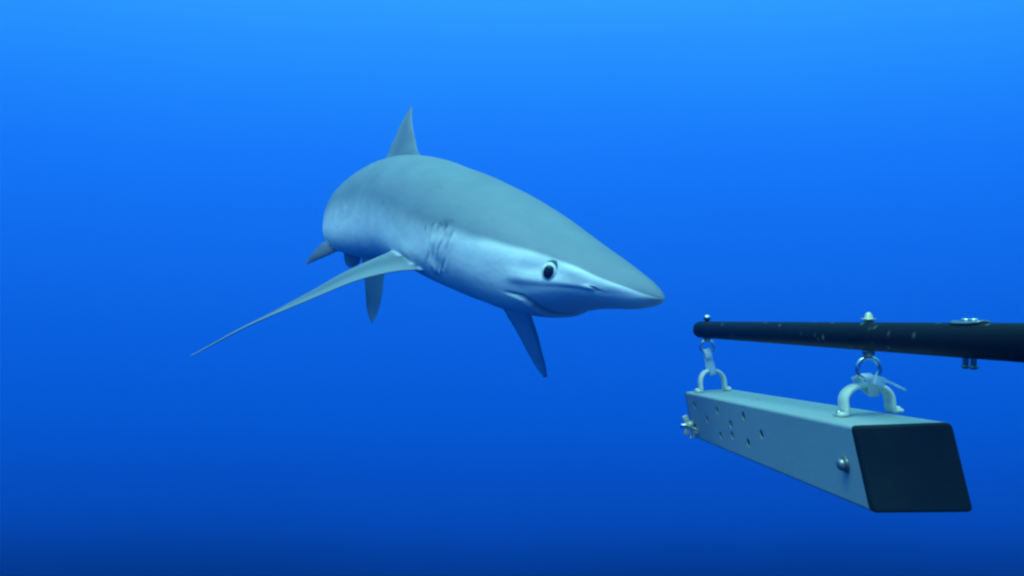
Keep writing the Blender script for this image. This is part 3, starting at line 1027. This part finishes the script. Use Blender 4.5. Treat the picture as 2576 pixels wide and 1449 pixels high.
def build_tube():
    root = empty("bait_tube", BOX_M)
    tag(root, "square grey plastic tube with drilled holes and black end cap under the pole", "bait tube")
    outer = rounded_square(BOX_W, BOX_H, .0035)
    inner = rounded_square(BOX_W - 2 * WALL, BOX_H - 2 * WALL, .0015)
    n = len(outer)
    bm = bmesh.new()
    def ring(pts, far, inset=0.0):
        return [bm.verts.new((x + SKEW * z, (TUBE_LEN if far else end_y(x, z)) + inset, z)) for x, z in pts]
    o0, o1, i0, i1 = ring(outer, 0), ring(outer, 1), ring(inner, 0), ring(inner, 1)
    for k in range(n):
        k2 = (k + 1) % n
        bm.faces.new((o0[k], o0[k2], o1[k2], o1[k]))
        bm.faces.new((i0[k2], i0[k], i1[k], i1[k2]))
        bm.faces.new((o0[k2], o0[k], i0[k], i0[k2]))
        bm.faces.new((o1[k], o1[k2], i1[k2], i1[k]))
    tube = link("tube", bm_mesh("tube", bm), M_tube, smooth=False)
    # drilled holes, a little ragged in size
    cb = bmesh.new()
    for i, (y, z) in enumerate(HOLES):
        add_lathe(cb, (-BOX_W / 2 + SKEW * z - .004, y, z), (1, 0, 0), [(0, 0), (0, .0056), (.012, .0056), (.012, 0)], 16)
    for i in range(5):     # its far side is drilled too
        add_lathe(cb, (BOX_W / 2 - .008, .12 + .085 * i, (-.012, .014, 0, -.016, .016)[i]), (1, 0, 0), [(0, 0), (0, .004), (.016, .004), (.016, 0)], 16)
    add_lathe(cb, (TOP_HOLE[0], TOP_HOLE[1], BOX_H / 2 - .008), (0, 0, 1), [(0, 0), (0, .0042), (.014, .0042), (.014, 0)], 16)
    cut = link("hole_cutter", bm_mesh("hole_cutter", cb), None, smooth=False)
    boolean(tube, [cut], 'DIFFERENCE')
    tube.parent = root
    # pale burrs left by the drill under some of the holes
    # end caps: a black plate at the near end, another at the far end
    for far in (0, 1):
        bm = bmesh.new()
        prof = rounded_square(BOX_W - .0002, BOX_H - .0002, .0040, 7)
        rows = []
        for dy, shr in ((.0, 0), (-.0040, 0), (-.0054, .0006), (-.0060, .0020)):
            row = []
            for x, z in prof:
                k = 1 - shr / (BOX_W / 2)
                x_, z_ = x * k, z * k
                y_ = (TUBE_LEN - dy + .0002) if far else (end_y(x_, z_) + dy - .0002)
                row.append(bm.verts.new((x_ + SKEW * z_, y_, z_)))
            rows.append(row)
        m = len(prof)
        for r0, r1 in zip(rows, rows[1:]):
            for k in range(m):
                bm.faces.new((r0[k], r0[(k + 1) % m], r1[(k + 1) % m], r1[k]))
        bm.faces.new(rows[0]); bm.faces.new(rows[-1][::-1])
        o = link("end_cap", bm_mesh("end_cap", bm), M_cap, smooth=False)
        o.parent = root
    # saddle clips: white arches screwed to the top
    for cx, cy, span, rise in ((.0100, .086, .0240, .0058), (-.0065, .560, .0205, .0140)):
        bm = bmesh.new()
        z0 = BOX_H / 2 + .0004
        r = span - .0022
        leg = .013
        path = [(cx - r - .0078, cy, z0 + .0018), (cx - r - .005, cy, z0 + .0021), (cx - r - .0006, cy, z0 + .0021), (cx - r, cy, z0 + .0028)]
        path += [(cx - r, cy, z0 + leg * q) for q in (.5, .8)]
        path += [(cx - r * math.copysign(abs(math.cos(math.pi * k / 18)) ** .85, math.cos(math.pi * k / 18)), cy, z0 + leg + (rise + r - leg) * math.sin(math.pi * k / 18)) for k in range(19)]
        path += [(2 * cx - x, y, z) for x, y, z in path[:6][::-1]]
        add_band(bm, path, (0, 1, 0), .0180, .0042)
        clip = link("saddle_clip", bm_mesh("saddle_clip", bm), M_white)
        clip.parent = root
        for sx in (-1, 1):
            bm = bmesh.new()
            add_lathe(bm, (cx + sx * (r + .0056), cy - .001, z0 + .0040), (0, 0, 1), [(0, 0), (0, .0036), (.0010, .0034), (.0018, .0022), (.0022, .0008), (.0022, 0)], 16)
            sc_ = link("screw", bm_mesh("screw", bm), M_steel if cy < .3 and sx < 0 else M_white)
            sc_.parent = clip
    # a bolt through the side by the near end
    x0 = -BOX_W / 2
    bm = bmesh.new()
    add_lathe(bm, (x0 - .0002, .0372, 0), (-1, 0, 0), [(0, 0), (0, .0072), (.0014, .0072), (.0014, 0)], 20)
    add_lathe(bm, (x0 - .0016, .0372, 0), (-1, 0, 0), [(0, 0), (0, .0056), (.0030, .0056), (.0048, .0046), (.0058, .0028), (.0062, 0)], 12)
    b = link("bolt", bm_mesh("bolt", bm), M_dull); b.parent = root
    # wing nut and split pin low on the far end
    wy, wz = .572, -.0135
    xw = x0 + SKEW * wz
    bm = bmesh.new()
    add_lathe(bm, (xw - .0002, wy, wz), (-1, 0, 0), [(0, 0), (0, .0030), (.022, .0030), (.0228, .0022), (.0228, 0)], 14)
    wn = link("pin_bolt", bm_mesh("pin_bolt", bm), M_steel); wn.parent = root
    bm = bmesh.new()
    add_lathe(bm, (xw - .004, wy, wz), (-1, 0, 0), [(0, 0), (0, .0066), (.004, .0062), (.010, .0048), (.010, 0)], 18)
    for sg in (-1, 1):
        ax = Vector((-.35, .1, sg * 1.0)).normalized()
        add_block(bm, Vector((xw - .010, wy, wz)) + ax * .0095, (ax, Vector((1, 0, .35 * sg)), Vector((0, 1, 0))), (.0062, .0042, .0014), .0010)
    w_ = link("wing_nut", bm_mesh("wing_nut", bm), M_brass); w_.parent = wn
    bm = bmesh.new()
    add_torus(bm, (xw - .0030, wy - .012, wz - .0075), (.6, .3, .7), .0060, .0013, 24, 8)
    add_torus(bm, (xw - .0060, wy - .001, wz - .0155), (.9, .2, -.3), .0050, .0013, 24, 8)
    r_ = link("split_ring", bm_mesh("split_ring", bm), M_brass); r_.parent = wn
    return root


build_tube()

# ------------------------------------------------------------------ zip ties
def stadium(a, b, r, rb, n=9):
    """A loop round two points in the plane of (b - a) and the y axis."""
    a, b = Vector(a), Vector(b)
    t = (b - a).normalized()
    y = Vector((0, 1, 0)); y = (y - t * y.dot(t)).normalized()
    pts = [a + y * (r * math.cos(math.pi * k / n)) - t * (.0045 * math.sin(math.pi * k / n)) for k in range(n + 1)]
    pts += [b - y * (rb * math.cos(math.pi * k / n)) + t * (rb * math.sin(math.pi * k / n)) for k in range(n + 1)]
    return pts


def zip_tie(label, a, b, r, width, tails, head_at, lean, wraps=1):
    root = empty("zip_tie", Matrix.Translation((Vector(a) + Vector(b)) / 2))
    tag(root, label, "zip tie", "zip ties between the pole's rings and the tube")
    side = Vector(lean).normalized()
    bm = bmesh.new()
    for k in range(wraps):
        o = side * (width * 1.02 * (k - (wraps - 1) / 2))
        tw = Vector((0, 0, .0016 * (k - (wraps - 1) / 2)))
        add_band(bm, [p + o + tw for p in stadium(a, b, r, .0042)], side, width, .0016, closed=True)
    parent_keep(link("strap", bm_mesh("strap", bm), M_nylon), root)
    h, ax = head_at
    bm = bmesh.new()
    add_block(bm, h, ax, (.0046, .0034, .0040), .0010)
    parent_keep(link("head", bm_mesh("head", bm), M_nylon), root)
    if tails:
        bm = bmesh.new()
        add_band(bm, tails, (0, 1, .2), .0048, .0019)
        parent_keep(link("tail", bm_mesh("tail", bm), M_nylon), root)
    return root


def tube_pt(x, y, z):
    return BOX_M @ Vector((x, y, z))


ring_near = on_pole(.7225) - Vector((0, 0, .0285 + .0096))
arch_near = tube_pt(.0100, .086, BOX_H / 2 + .0004 + .0058 + .0212 - .0012)
ring_far = on_pole(1.22) - Vector((0, 0, .0250 + .0096))
arch_far = tube_pt(-.0065, .560, BOX_H / 2 + .0004 + .0140 + .0177 - .0012)
zip_tie("short white zip tie with cut tail on the arch by the tube's black end",
        arch_near, ring_near + Vector((0, 0, .001)), .0112, .0095,
        [ring_near + Vector(q) for q in ((.008, -.0095, .000), (.013, -.0105, -.0015), (.020, -.011, -.0050), (.0275, -.011, -.0088))],
        (ring_near + Vector((.0060, -.0080, -.0010)), ((1, 0, -.3), (0, 1, 0), (.3, 0, 1))), (1, 0, .06), wraps=1)
zip_tie("long white zip tie hanging the tube's far end from the ring at the pole's tip",
        arch_far, ring_far + Vector((0, 0, .0010)), .0112, .0098, None,
        (ring_far + Vector((.0005, -.0078, -.004)), ((1, 0, 0), (0, 1, 0), (0, 0, 1))), (1, 0, .35))
